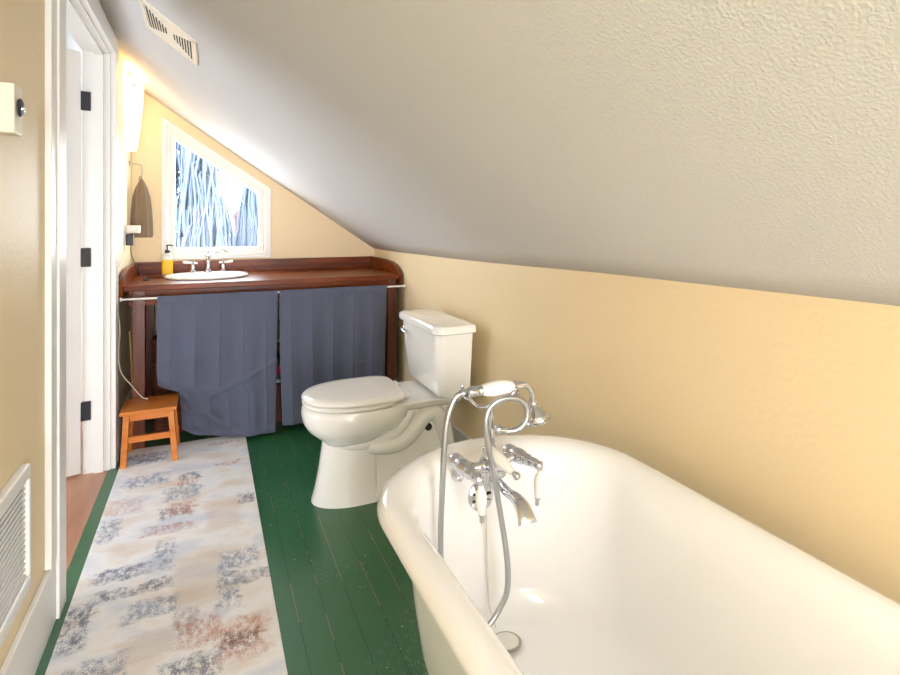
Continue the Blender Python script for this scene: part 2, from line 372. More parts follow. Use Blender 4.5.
# ------------------------------------------------------------------ door opening
YN, YD = 2.08, 3.08
bm = B(); box(bm, XL - .112, XL, YN - .02, YN, 0, 2.03); box(bm, XL - .112, XL, YD, YD + .02, 0, 2.03); box(bm, XL - .112, XL, YN - .02, YD + .02, 2.03, 2.05)
box(bm, -.498, -.462, YD - .013, YD, 0, 2.017); box(bm, -.498, -.462, YN, YN + .013, 0, 2.017); box(bm, -.498, -.462, YN, YD, 2.017, 2.03)
struct('trim_1', bm, 'trim')
bm = B(); box(bm, XL, -.412, YD + .007, YD + .095, 0, 2.125, .002); box(bm, XL, -.412, YN - .093, YN - .007, 0, 2.125, .002); box(bm, XL, -.412, YN - .006, YD + .006, 2.037, 2.125, .002)
struct('trim_2', bm, 'trim')
bm = B(); box(bm, XL, -.418, 1.922, YN - .094, .19, 2.125, .002); struct('trim_3', bm, 'trim')
# baseboards
bm = B(); box(bm, XL, -.42, YF, YN - .094, 0, .185, .003); struct('baseboard_left', bm, 'trim')
bm = B(); box(bm, XL, -.42, YD + .096, YB, 0, .185, .003); struct('baseboard_left', bm, 'trim')
bm = B(); box(bm, XR - .016, XR, YF, YB, 0, .185, .003); struct('baseboard_right', bm, 'trim')
# door leaf, swung out into the hall
bm = B(); box(bm, 0, .76, -.038, 0, 0.01, 2.025, .002)
door = struct('door_1', bm, 'trim'); door.location = (-.553, YD - .012, 0); door.rotation_euler = (0, 0, math.radians(180 + 18))
for zc in (1.79, 1.04, .303):
    bx('hinge', 'hinge', (-.040, .0, -.0, .004, zc - .045, zc + .045), door)
for zc in (1.79, 1.04, .303):      # leaves let into the jamb
    bx('hinge', 'hinge', (-.548, -.518, YD - .003, YD + .001, zc - .045, zc + .045), bpy.data.objects['trim_1'])

# ------------------------------------------------------------------ ceiling register
vent_o = Vector((-.134, 2.44, ceil_z(-.134, 2.44)))
ex = Vector((1, 0, ceil_z(.87, 2.44) - ceil_z(-.13, 2.44))).normalized(); ey = Vector((0, 1, ceil_z(-.13, 2.94) * 2 - ceil_z(-.13, 2.44) * 2)).normalized(); ez = ex.cross(ey)
def vbox(bm, u0, u1, v0, v1, w0, w1):
    g = [vent_o + ex * u + ey * v - ez * w for w in (w0, w1) for u, v in ((u0, v0), (u1, v0), (u1, v1), (u0, v1))]
    loft(bm, [g[:4], g[4:]])
vr = thing('ceiling_register', vent_o, 'cream slotted air vent grille on the sloped ceiling', 'vent')
bm = B()
# long side of the grille runs down the slope
def vframe():
    U, V = .120, .162
    b = B()
    vbox(b, -U, U, -V, V, -.004, .004); return b
LU, LV = .122, .150
bm = B(); vbox(bm, -LU, LU, -LV, LV, -.002, .006); obj('face_plate', bm, 'vent', vr, bev=.002)
bm = B()
for a, b_, c_, d_ in ((-LU, LU, -LV, -LV + .022), (-LU, LU, LV - .022, LV), (-LU, -LU + .02, -LV, LV), (LU - .02, LU, -LV, LV)): vbox(bm, a, b_, c_, d_, .006, .010)
obj('raised_rim', bm, 'vent', vr, bev=.001)
for i in range(16):
    k = i - 7.5; u = k * .0125
    h = .02 + .09 * (abs(k) - .5) / 7
    if abs(k) < 1.0: continue
    bm = B(); vbox(bm, u - .0025, u + .0025, -h, h, .0055, .0075); obj('slot', bm, 'dark_slot', vr)

# ------------------------------------------------------------------ thermostat and wall heater
t = thing('thermostat', (-.435, 1.57, 1.47), 'cream box thermostat with round dark dial on the left wall', 'thermostat')
bx('housing', 'cream_plastic', (-.437, -.405, 1.538, 1.603, 1.415, 1.53), t, .004)
bm = B(); lathe(bm, [(.021, 0), (.021, .003), (.018, .005)], (-.403, 1.569, 1.478), (1, 0, 0)); obj('dial', bm, 'hinge', t, smooth=40)
bm = B(); lathe(bm, [(.008, 0), (.007, .005), (.005, .006)], (-.399, 1.569, 1.476), (1, 0, 0), 16); obj('knob', bm, 'chrome', t, smooth=40)

t = thing('wall_heater', (-.435, 1.55, .44), 'white louvred wall heater low beside the doorway', 'heater')
Y0, Y1, Z0, Z1 = 1.32, 1.70, .275, .595
bx('back_plate', 'dark_slot', (-.4355, -.428, Y0 + .01, Y1 - .01, Z0 + .01, Z1 - .01), t)
bm = B(); bw = .036
for a in ((Y0, Y1, Z0, Z0 + bw), (Y0, Y1, Z1 - bw, Z1), (Y0, Y0 + bw, Z0 + bw, Z1 - bw), (Y1 - .016, Y1, Z0 + bw, Z1 - bw)): box(bm, -.4355, -.412, *a)
obj('bezel', bm, 'trim', t, bev=.006)
n = 17
for i in range(n):
    z = Z0 + bw + (i + .5) * (Z1 - Z0 - 2 * bw) / n
    bm = B(); loft(bm, [[(-.424, y, z + .003), (-.420, y, z + .002), (-.420, y, z - .003), (-.424, y, z - .002)] for y in (Y0 + bw, Y1 - .016)]); obj('louvre', bm, 'trim', t)

# ------------------------------------------------------------------ rug
bm = B(); nx, ny = 12, 50
rl = [[bm.verts.new((-.395 + .589 * i / nx + 0, .95 + 2.33 * j / ny + (.0 if j < ny else .004 * math.sin(i)), .009)) for i in range(nx + 1)] for j in range(ny + 1)]
for j in range(ny):
    for i in range(nx): bm.faces.new((rl[j][i], rl[j][i + 1], rl[j + 1][i + 1], rl[j + 1][i]))
r = bmesh.ops.extrude_face_region(bm, geom=bm.faces[:]); bmesh.ops.translate(bm, verts=[v for v in r['geom'] if isinstance(v, bmesh.types.BMVert)], vec=(0, 0, -.0085))
rug = tag(obj('runner_rug', bm, 'rug', bev=.002), 'cream runner rug with blue grey and rust brushed patches on the green floor', 'rug')

# ------------------------------------------------------------------ vanity
v = thing('vanity_table', (.37, 3.58, 0), 'dark red wooden vanity table with raised back and curved sides under the window', 'vanity')
VX0, VX1, VF, VZ = -.40, 1.105, 3.25, .876
bm = B(); box(bm, VX0, VX1, VF, YB - .025, VZ - .03, VZ, .004); obj('countertop', bm, 'wood', v)
bx('backsplash', 'wood', (VX0, VX1, YB - .025, YB - .003, VZ - .03, .955), v, .002)
def side(x0, x1, name='side_board'):
    prof = [(YB - .003, VZ - .06), (YB - .003, .955), (3.57, .955)]
    for k in range(1, 11):
        a = k / 10 * PI / 2; prof.append((3.57 - .33 * math.sin(a), (.955 - .095 * (1 - math.cos(a)))))
    prof += [(3.24, .846), (3.25, VZ - .06)]
    bm = B(); prism(bm, [(x0, y, z) for y, z in prof], (1, 0, 0), x1 - x0); return obj(name, bm, 'wood', v, bev=.003)
side(VX0 - .024, VX0); side(VX1, VX1 + .018)
bx('apron', 'wood', (VX0 + .02, VX1 - .02, VF + .035, VF + .055, .765, VZ - .03), v)
for x, y in ((-.362, VF + .03), (1.04, VF + .03), (-.362, YB - .1), (1.04, YB - .1)):
    bx('leg', 'wood_v', (x, x + .058, y, y + .058, 0, VZ - .03), v, .003)
bx('divider', 'wood', (.0, .02, VF + .10, YB - .03, 0, .455), v)
bx('shelf', 'wood', (.0, VX1 - .03, VF + .10, YB - .03, .455, .475), v)

# tension rod, curtains
bm = B(); tube(bm, [(-.405, 3.205, .812), (1.135, 3.205, .808)], .0055, 12)
for x, s in ((-.405, .812), (1.130, .808)): lathe(bm, [(.011, -.004), (.011, .004)], (x, 3.205, s), (1, 0, 0), 16)
tag(obj('tension_rod', bm, 'white_plastic', smooth=40), 'thin white tension rod stretched below the vanity counter', 'rod')

def interp(tb, t):
    for (a, x), (b, y) in zip(tb[:-1], tb[1:]):
        if t <= b: return x + (y - x) * max(0, (t - a)) / (b - a)
    return tb[-1][1]
def curtain(name, left):
    bm = B(); nu, nv = 110, 90; g = []
    for j in range(nv + 1):
        vv = j / nv; row = []
        for i in range(nu + 1):
            u = i / nu
            if left:
                xl = interp([(0, -.240), (.55, -.245), (.64, -.24), (.67, -.21), (.705, -.140), (.85, -.132), (1, -.125)], vv); xr = interp([(0, .362), (1, .350)], vv)
                zb = interp([(0, .085), (.2, .05), (.4, .03), (.7, .022), (1, .02)], u)
            else:
                xl = interp([(0, .372), (.5, .375), (1, .388)], vv); xr = interp([(0, 1.008), (1, .985)], vv)
                zb = .05
            x = xl + (xr - xl) * u; z = .822 + (zb - .822) * vv
            env = .15 + .75 * min(1, vv * 2.2)
            y = 3.190
            # flat tailored panels with narrow creases, plus gather ruffle at the rod pocket
            ph = u * (5.0 if left else 5.2)
            f = ph - math.floor(ph)
            y += env * (.0055 * math.sin(ph * 2 * PI + .6 + .9 * math.sin(3 * u + 1)) + .006 * math.sin(u * 11 + vv * 2.2 + 1) - .007 * math.exp(-((f - .5) / .035) ** 2))
            y += .0025 * math.sin(u * 210) * math.exp(-vv * 14)
            # rod pocket
            if vv < .045: y += (-.004 if vv > .008 else 0) + .0 
            if left:
                # cloth swept to the right behind the stool: diagonal pull lines
                s1 = (z - .32) + (x + .26) * .62; s2 = (z - .26) + (x + .2) * .9
                m_ = max(0, min(1, (.48 - z) / .25)) * max(0, min(1, (.24 - x) / .3))
                y += -.036 * math.exp(-(s1 / .022) ** 2) * max(0, min(1, (.25 - x) / .4)) * max(0, min(1, (.6 - z) / .2)) + .05 * m_
                y += -.018 * math.exp(-((s2 - .1) / .03) ** 2) * m_ + .016 * math.exp(-((s2 + .02) / .03) ** 2) * m_
                if z < .30 and x < -.10: y += .045 * min(1, (.30 - z) / .04) * (1 - max(0, (x + .16) / .06) if x > -.16 else 1)
                y += .018 * math.exp(-((z - .055) / .03) ** 2) * max(0, min(1, (.12 - x) / .2)) * math.sin(x * 40)
                y += -.008 * math.exp(-(((z - .30) - (x - .1) * .5) / .012) ** 2) * max(0, min(1, (x + .05) / .1)) 
            else:
                y += -.004 * math.exp(-(((z - .42) + (x - .5) * .1) / .01) ** 2)
            if vv > .96: y += -.003
            row.append(bm.verts.new((x, y, z)))
        g.append(row)
    for j in range(nv):
        for i in range(nu): bm.faces.new((g[j][i], g[j][i + 1], g[j + 1][i + 1], g[j + 1][i]))
    return obj(name, bm, 'curtain', smooth=180, solid=.003)
c1 = tag(curtain('curtain_panel', True), 'wider grey blue curtain panel on the left, its lower corner swept behind the stool', 'curtain', 'curtain panels under the vanity counter')
c2 = tag(curtain('curtain_panel', False), 'grey blue curtain panel on the right, hanging behind the toilet bowl', 'curtain', 'curtain panels under the vanity counter')

# ------------------------------------------------------------------ sink, tap, soap
sk = thing('drop_in_sink', (0, 3.60, VZ), 'white oval drop in sink in the dark wooden counter', 'sink')
def ov(a, b, z, n=40, cx=0.0, cy=3.60): return [(cx + a * math.cos(k * 2 * PI / n), cy + b * math.sin(k * 2 * PI / n), z) for k in range(n)]
bm = B(); loft(bm, [ov(.228, .205, VZ - .001), ov(.235, .212, VZ + .006), ov(.232, .208, VZ + .014), ov(.222, .198, VZ + .018), ov(.205, .182, VZ + .017), ov(.19, .15, VZ + .012, cy=3.575), ov(.18, .142, VZ + .006, cy=3.575), ov(.10, .08, VZ + .003, cy=3.575), ov(.02, .02, VZ + .002, cy=3.575)])
obj('basin', bm, 'enamel', sk, smooth=60)
bm = B(); lathe(bm, [(.02, 0), (.02, .002), (.012, .003)], (0, 3.575, VZ + .002)); obj('drain', bm, 'chrome', sk, smooth=40)
tp = thing('widespread_tap', (0, 3.775, VZ + .016), 'chrome widespread tap with two lever handles behind the sink', 'tap')
tx, ty, tz = .003, 3.765, VZ + .016
bm = B(); lathe(bm, [(.024, 0), (.024, .004), (.015, .012), (.012, .03), (.016, .045), (.012, .06), (.011, .09), (.017, .105), (.017, .118), (.008, .128), (.005, .14), (.008, .148), (.004, .155)], (tx, ty, tz))
tube(bm, smooth_path([(tx, ty, tz + .10), (tx, ty - .04, tz + .112), (tx, ty - .085, tz + .105), (tx, ty - .105, tz + .075)]), .010, 12)
obj('spout', bm, 'chrome', tp, smooth=50)
for sx in (-1, 1):
    hx = tx + sx * .088 + (-.0 if sx < 0 else 0)
    bm = B(); lathe(bm, [(.022, 0), (.022, .004), (.013, .012), (.012, .03), (.015, .036), (.011, .048), (.011, .062), (.006, .068)], (hx, ty, tz))
    vb = obj('valve', bm, 'chrome', tp, smooth=50)
    bm = B(); tube(bm, [(hx - sx * .025, ty, tz + .058), (hx - sx * .01, ty, tz + .060), (hx + sx * .02, ty, tz + .062), (hx + sx * .05, ty - .006, tz + .066), (hx + sx * .058, ty - .006, tz + .066)], [.006, .006, .006, .010, .005], 12)
    l_ = obj('lever', bm, 'white_plastic', vb, smooth=50); l_['label'] = 'pale porcelain lever'

sb = thing('soap_bottle', (-.24, 3.72, VZ), 'soap bottle with yellow label and black pump on the counter corner by the sink', 'soap bottle')
bm = B(); sxx, syy = -.228, 3.76
def rr(hx, hy, z, n=28, e=4.0, cx=sxx, cy=syy):
    out = []
    for k in range(n):
        a = k * 2 * PI / n; ca, sa = math.cos(a), math.sin(a)
        out.append((cx + hx * math.copysign(abs(ca) ** (2 / e), ca), cy + hy * math.copysign(abs(sa) ** (2 / e), sa), z))
    return out
loft(bm, [rr(.027, .020, VZ), rr(.029, .022, VZ + .004), rr(.029, .022, VZ + .115), rr(.024, .018, VZ + .128), rr(.013, .013, VZ + .138, e=2), rr(.013, .013, VZ + .145, e=2)])
obj('bottle', bm, 'clear_soap', sb, smooth=50)
bm = B(); loft(bm, [rr(.0305, .0235, VZ + .012), rr(.0305, .0235, VZ + .10)], False, False); obj('label', bm, 'yellow_label', sb, smooth=50)
bm = B(); lathe(bm, [(.014, 0), (.014, .016), (.008, .02), (.004, .022), (.004, .042), (.007, .044), (.007, .05)], (sxx, syy, VZ + .143), seg=16)
tube(bm, [(sxx, syy, VZ + .190), (sxx + .02, syy - .004, VZ + .191), (sxx + .034, syy - .006, VZ + .184)], .004, 8); obj('pump', bm, 'black', sb, smooth=50)

# ------------------------------------------------------------------ things stored behind the curtains
bm = B()
loft(bm, [rr(.09, .10, z, 28, 3.2, -.20, 3.56) if w else rr(.09 * s, .10 * s, z, 28, 3.2, -.20, 3.56) for z, s, w in ((0, 1, 0), (.25, 1.04, 0), (.50, 1.08, 0), (.52, 1.12, 0), (.54, 1.06, 0))])
tag(obj('wicker_basket', bm, 'wicker', smooth=60), 'brown wicker basket on the floor behind the left vanity leg', 'basket')
bx('storage_box', 'brown_box', (.31, .46, 3.40, 3.62, 0, .225), None, .004)
tag(bpy.data.objects['storage_box'], 'brown box on the floor seen in the curtain gap', 'box')
t = thing('toiletry_bottle', (.41, 3.47, .2255), 'white capped bottle with pink band in the curtain gap', 'bottle', None)
bm = B(); lathe(bm, [(.03, 0), (.034, .004), (.034, .13), (.026, .15), (.014, .16)], (.405, 3.47, .2257)); obj('bottle', bm, 'grey_box', t, smooth=40)
bm = B(); lathe(bm, [(.0348, .055), (.0348, .105)], (.405, 3.47, .2257)); obj('band', bm, 'pink_bottle', t, smooth=40)
bm = B(); lathe(bm, [(.0355, .0), (.0355, .02)], (.405, 3.47, .2262)); obj('base_band', bm, 'white_plastic', t, smooth=40)
t = thing('shampoo_bottle', (.41, 3.47, .475), 'green bottle on the shelf behind the curtain gap', 'bottle')
bm = B(); lathe(bm, [(.03, 0), (.034, .004), (.034, .10), (.024, .12), (.012, .13), (.012, .15)], (.415, 3.47, .4755)); obj('bottle', bm, 'green_bottle', t, smooth=40)
bm = B(); lathe(bm, [(.0345, .0), (.0345, .012)], (.415, 3.47, .476)); obj('white_band', bm, 'white_plastic', t, smooth=40)
bm = B(); tube(bm, [(-.378, 3.47, 0.0), (-.385, 3.47, .4), (-.398, 3.475, .60)], [.004, .006, .005], 8)
tag(obj('cane', bm, 'straw', smooth=40), 'thin straw coloured stick leaning in the gap left of the vanity leg', 'stick')

# ------------------------------------------------------------------ stool
st = thing('step_stool', (-.265, 3.16, .009), 'small honey coloured wooden step stool on the rug corner', 'stool')
X0, X1, YA, YZ = -.392, -.142, 3.045, 3.275
zt = .281
bm = B(); box(bm, X0, X1, YA, YZ, zt - .02, zt, .004); obj('seat', bm, 'pine', st)
def rod4(bm, a, b, hx, hy):
    loft(bm, [[(p[0] - hx, p[1] - hy, p[2]), (p[0] + hx, p[1] - hy, p[2]), (p[0] + hx, p[1] + hy, p[2]), (p[0] - hx, p[1] + hy, p[2])] for p in (a, b)])
tops = [(X0 + .028, YA + .022), (X1 - .028, YA + .022), (X0 + .028, YZ - .022), (X1 - .028, YZ - .022)]
bots = [(X0 + .016, YA + .010), (X1 - .008, YA + .010), (X0 + .016, YZ - .010), (X1 - .008, YZ - .010)]
for a, b in zip(tops, bots):
    bm = B(); rod4(bm, (b[0], b[1], .0095), (a[0], a[1], zt - .021), .0135, .0135); obj('leg', bm, 'pine', st, bev=.002)
for y in (YA + .02, YZ - .02): bx('apron', 'pine', (X0 + .04, X1 - .04, y - .008, y + .008, zt - .05, zt - .021), st)
for x in (X0 + .028, X1 - .028): bx('apron', 'pine', (x - .008, x + .008, YA + .035, YZ - .035, zt - .05, zt - .021), st)
for y in (YA + .016,): bx('stretcher', 'pine', (X0 + .034, X1 - .028, y - .007, y + .007, .125, .155), st)

# ------------------------------------------------------------------ sconce, hook, towel, plugs
sc = thing('wall_sconce', (XL, 3.60, 1.83), 'lit tapered frosted glass wall sconce on left wall', 'wall lamp')
def half(hy, dx, z, n=20): return [(XL + .004 + dx * math.sin(k * PI / n), 3.60 - hy * math.cos(k * PI / n), z) for k in range(n + 1)]
bm = B(); loft(bm, [half(hy, dx, z) for hy, dx, z in ((.052, .054, 1.625), (.062, .064, 1.70), (.074, .076, 1.80), (.083, .084, 1.90), (.086, .088, 1.97), (.082, .088, 2.035))], closed=False)
obj('glass_shade', bm, 'glow', sc, smooth=180, solid=.004)
bx('back_plate', 'brushed', (XL + .0002, XL + .006, 3.56, 3.64, 1.70, 1.96), sc)
bm = B(); lathe(bm, [(.008, 0), (.008, .01), (.005, .016)], (XL + .05, 3.527, 1.985), (.4, -1, 0), 14); obj('screw', bm, 'brushed', sc, smooth=50)
bl = light('sconce_bulb', 'POINT', (XL + .055, 3.60, 2.0), (0, 0, 0), 1.9, (1.0, 0.60, 0.24), .03); bl.parent = sc; bl.matrix_parent_inverse = Matrix.Translation(sc.location).inverted()

hk = thing('wall_hook', (XL, 3.78, 1.56), 'brass toned wall hook below the sconce', 'hook')
bm = B(); lathe(bm, [(.016, 0), (.016, .004), (.008, .008)], (XL + .0005, 3.78, 1.565), (1, 0, 0), 16); obj('rosette', bm, 'brushed', hk, smooth=40)
bm = B(); tube(bm, smooth_path([(XL + .006, 3.78, 1.565), (-.395, 3.78, 1.563), (-.372, 3.78, 1.558), (-.366, 3.78, 1.52), (-.372, 3.78, 1.475), (-.385, 3.78, 1.468)]), .004, 8); obj('arm', bm, 'brushed', hk, smooth=60)
bm = B()
rings = []
prof = [(1.475, .006, .006), (1.452, .016, .014), (1.42, .030, .022), (1.36, .045, .028), (1.28, .053, .031), (1.20, .056, .032), (1.135, .057, .032), (1.115, .052, .028)]
for z, rx, ry in prof:
    n = 48; rings.append([(-.369 + .006 * (1.475 - z) + rx * math.cos(k * 2 * PI / n) * (1 + .13 * math.sin(7 * k * 2 * PI / n + z * 3)), 3.78 + ry * math.sin(k * 2 * PI / n) * (1 + .22 * math.sin(5 * k * 2 * PI / n)), z) for k in range(n)])
loft(bm, rings)
tw = thing('hand_towel', (-.369, 3.78, 1.30), 'brown hand towel hanging from the wall hook', 'towel')
obj('cloth', bm, 'towel', tw, smooth=180)
bm = B(); tube(bm, smooth_path([(-.376, 3.776, 1.455), (-.382, 3.776, 1.475), (-.376, 3.776, 1.488), (-.368, 3.776, 1.475), (-.37, 3.776, 1.455)]), .0022, 8); obj('hanging_loop', bm, 'towel', tw, smooth=60)
# outlet, adapters, cords
t = thing('wall_outlet', (XL, 3.60, 1.13), 'white double wall outlet plate left of the vanity', 'outlet')
bx('plate', 'white_plastic', (XL - .001, XL + .006, 3.56, 3.63, 1.075, 1.195), t, .002)
t = thing('white_plug_adapter', (-.42, 3.60, 1.165), 'white plug adapter in the wall outlet', 'plug')
bx('body', 'white_plastic', (XL + .0065, XL + .075, 3.585, 3.645, 1.145, 1.19), t, .006)
t = thing('black_charger', (-.40, 3.60, 1.10), 'black charger plugged in under the white adapter', 'charger')
bx('body', 'black', (XL + .0065, XL + .045, 3.575, 3.62, 1.075, 1.14), t, .004)
bm = B(); tube(bm, smooth_path([(-.405, 3.597, 1.078), (-.404, 3.60, 1.03), (-.385, 3.61, .96), (-.355, 3.62, .90), (-.32, 3.63, .881), (-.27, 3.62, .8795), (-.235, 3.58, .8795)]), .0022, 8); obj('cord', bm, 'black', t, smooth=60)
bx('clip', 'black', (-.335, -.305, 3.50, 3.53, VZ + .0003, VZ + .011), None, .003)
tag(bpy.data.objects['clip'], 'small black cord clip lying on the left end of the counter', 'clip')
bpy.data.objects['clip'].name = 'cord_clip'
bm = B(); tube(bm, smooth_path([(-.4285, 3.567, 1.10), (-.428, 3.50, 1.02), (-.429, 3.33, .97), (-.430, 3.232, .91), (-.428, 3.222, .84), (-.424, 3.225, .76), (-.412, 3.223, .66), (-.418, 3.225, .55), (-.408, 3.225, .44), (-.36, 3.23, .36), (-.315, 3.22, .30), (-.285, 3.215, .286)]), .0025, 8)
tag(obj('extension_cord', bm, 'cord_white', smooth=60), 'thin white cord hanging from the outlet down to the stool', 'cord')

# ------------------------------------------------------------------ toilet
CY = 2.37
def egg(xf, xb, hw, z, e=2.2, n=48, wide=.45):
    # xf: front (towards -X), xb: back; widest point at fraction wide from the back
    xm = xb + (xf - xb) * wide; out = []
    for k in range(n):
        a = k * 2 * PI / n; ca, sa = math.cos(a), math.sin(a)
        ee = e[0] if ca > 0 and isinstance(e, tuple) else (e[1] if isinstance(e, tuple) else e)
        rx = (xb - xm) if ca > 0 else (xm - xf)
        out.append((xm + rx * math.copysign(abs(ca) ** (2 / ee), ca), CY + hw * math.copysign(abs(sa) ** (2 / ee), sa), z))
    return out
tl = thing('toilet', (.76, CY, 0), 'cream white two piece toilet with closed lid against the right wall', 'toilet')
bm = B(); loft(bm, [egg(.46, .70, .10, .252, 2.4), egg(.448, .715, .114, .268, 2.4), egg(.422, .745, .142, .288, 2.3), egg(.392, .80, .167, .315, 2.3), egg(.374, .83, .182, .345, 2.3), egg(.367, .845, .188, .38, 2.3), egg(.370, .85, .187, .405, 2.3), egg(.378, .85, .181, .418, 2.3), egg(.42, .82, .14, .419, 2.3)])
obj('bowl', bm, 'porcelain', tl, smooth=60)
bm = B(); loft(bm, [egg(.408, .678, .116, 0, (11, 2.1), wide=.28), egg(.410, .678, .114, .012, (11, 2.1), wide=.28), egg(.424, .676, .105, .06, (11, 2.2), wide=.32), egg(.440, .674, .101, .14, (11, 2.2), wide=.32), egg(.450, .672, .098, .21, (11, 2.2), wide=.32), egg(.458, .670, .097, .27, (11, 2.2), wide=.32)])
obj('pedestal', bm, 'porcelain', tl, smooth=50)
def bx_loft(rows): # rows: z,x0,x1,hw
    return [[(x0, CY - hw, z), (x1, CY - hw, z), (x1, CY + hw, z), (x0, CY + hw, z)] for z, x0, x1, hw in rows]
bm = B(); loft(bm, bx_loft([(0, .62, 1.04, .115), (.02, .62, 1.04, .112), (.08, .62, 1.03, .088), (.30, .62, 1.03, .086), (.34, .62, 1.02, .08), (.40, .62, 1.04, .08)])); obj('rear_body', bm, 'porcelain', tl, smooth=40, bev=.012)
bm = B(); loft(bm, bx_loft([(.35, .86, .98, .06), (.385, .76, 1.06, .13), (.412, .72, 1.06, .155), (.422, .72, 1.06, .155)])); obj('tank_deck', bm, 'porcelain', tl, smooth=50, bev=.012)
for s in (-1, 1):
    y = CY + s * .08
    bm = B(); tube(bm, smooth_path([(.50, y * .5 + CY * .5 + s * .01, .262), (.569, y, .252), (.666, y, .246), (.744, y, .268), (.80, y, .315), (.85, y - s * .02, .385)]), [.026] * 17 + [.028] * 24, 20)
    obj('bowl_channel', bm, 'porcelain', tl, smooth=180)
    bm = B(); tube(bm, smooth_path([(.63, y - s * .02, .232), (.68, y, .230), (.758, y, .224), (.819, y, .246), (.862, y, .29), (.905, y, .332), (.955, y, .332), (.992, y, .27), (1.015, y - s * .01, .17), (1.03, y - s * .02, .05)]), .039, 24)
    obj('trapway', bm, 'porcelain', tl, smooth=180)
    bm = B(); lathe(bm, [(.017, 0), (.017, .004)], (.918, CY + s * .0865, .276), (0, s, 0), 20); obj('bolt_recess', bm, 'hinge', tl, smooth=40)
# seat and lid
bm = B(); loft(bm, [egg(.378, .80, .178, .420, 2.25), egg(.371, .805, .185, .426, 2.25), egg(.371, .805, .185, .434, 2.25), egg(.376, .80, .18, .439, 2.25)]); obj('seat', bm, 'seat', tl, smooth=60)
bm = B(); loft(bm, [egg(.376, .797, .18, .442, (5.5, 2.15)), egg(.369, .80, .187, .447, (5.5, 2.15)), egg(.369, .80, .187, .455, (5.5, 2.15)), egg(.376, .797, .181, .461, (5.5, 2.15)), egg(.41, .79, .15, .464, (5.5, 2.15)), egg(.5, .70, .05, .465, (5.5, 2.15))]); obj('lid', bm, 'seat', tl, smooth=60)
for s in (-1, 1):
    bm = B(); tube(bm, [(.818, CY + s * .05, .437), (.818, CY + s * .10, .437)], .013, 14); obj('seat_hinge', bm, 'seat', tl, smooth=50)
def tank_ring(x0, x1, hw, z, r=.045):
    out = []
    for (cx, cy, a0) in ((x0 + r, CY - hw + r, PI), (x1 - .012, CY - hw + .012, 1.5 * PI), (x1 - .012, CY + hw - .012, 0), (x0 + r, CY + hw - r, .5 * PI)):
        q = r if cx < (x0 + x1) / 2 else .012
        for k in range(7):
            a = a0 + k / 6 * PI / 2; out.append((cx + q * math.cos(a), cy + q * math.sin(a), z))
    return out
bm = B(); loft(bm, [tank_ring(.945, 1.055, .200, .436), tank_ring(.930, 1.065, .215, .440), tank_ring(.922, 1.068, .221, .462), tank_ring(.905, 1.070, .232, .60), tank_ring(.898, 1.072, .240, .722)]); obj('tank', bm, 'porcelain', tl, smooth=40)
bm = B(); loft(bm, [tank_ring(.89, 1.074, .248, .720), tank_ring(.882, 1.080, .256, .726), tank_ring(.882, 1.080, .256, .748), tank_ring(.888, 1.077, .251, .757), tank_ring(.90, 1.07, .24, .760)]); obj('tank_lid', bm, 'porcelain', tl, smooth=40)
bm = B(); lathe(bm, [(.014, 0), (.014, .006), (.009, .010)], (.902, CY + .195, .675), (-1, 0, 0), 16)
tube(bm, [(.886, CY + .20, .675), (.882, CY + .175, .672), (.884, CY + .13, .668)], [.006, .007, .005], 10); obj('flush_lever', bm, 'chrome', tl, smooth=50)

# ------------------------------------------------------------------ bathtub
tb = thing('clawfoot_bathtub', (.67, .55, 0), 'long white roll top clawfoot bathtub along the right wall', 'bathtub')
TX = .673
def tub_ring(w, yf, yn, z, n=36):
    a = w * .86; out = []
    for k in range(n + 1):
        t = k * PI / n; out.append((TX + w * math.cos(t), yf - a + a * math.sin(t), z))
    m_ = 10
    yn2 = yn + w * .95
    for k in range(1, m_): out.append((TX - w, (yf - a) + (yn2 - yf + a) * k / m_, z))
    for k in range(n + 1):
        t = PI + k * PI / n; out.append((TX + w * math.cos(t), yn2 + w * .95 * math.sin(t), z))
    for k in range(1, m_): out.append((TX + w, yn2 + (yf - a - yn2) * k / m_, z))
    return out
prof = [(.10, 1.03, .22, .1890), (.17, 1.12, .12, .192), (.205, 1.17, .06, .20), (.225, 1.20, .01, .22), (.236, 1.22, -.03, .26), (.245, 1.238, -.06, .33), (.251, 1.252, -.10, .42), (.257, 1.262, -.135, .51), (.264, 1.270, -.155, .560),
        (.276, 1.283, -.17, .587), (.293, 1.303, -.185, .602), (.312, 1.328, -.20, .608), (.329, 1.349, -.215, .604), (.342, 1.364, -.225, .592), (.345, 1.368, -.228, .578), (.338, 1.362, -.222, .566), (.326, 1.345, -.21, .560), (.311, 1.325, -.195, .562),
        (.290, 1.305, -.18, .548), (.280, 1.293, -.165, .48), (.270, 1.28, -.13, .38), (.256, 1.26, -.08, .28), (.238, 1.225, -.02, .20), (.19, 1.15, .08, .165), (.10, 1.0, .3, .155)]
bm = B(); loft(bm, [tub_ring(*p) for p in prof]); obj('shell', bm, 'enamel', tb, smooth=70)
for sx, y in ((-1, 1.0), (1, 1.0), (-1, .12), (1, .12)):
    x = TX + sx * .222
    bm = B(); tube(bm, smooth_path([(x - sx * .02, y, .172), (x + sx * .015, y, .155), (x + sx * .03, y, .10), (x + sx * .012, y, .05), (x + sx * .03, y, .028)]), [.030] * 8 + [.025] * 8 + [.018] * 8 + [.022] * 8 + [.024], 14)
    sphere(bm, (x + sx * .03, y, .026), .026); obj('claw_foot', bm, 'enamel', tb, smooth=60)
bm = B(); lathe(bm, [(.036, .0), (.038, .002), (.034, .004)], (.655, 1.128, .1975), (0, .08, 1), 32); obj('drain_ring', bm, 'brushed', tb, smooth=60)
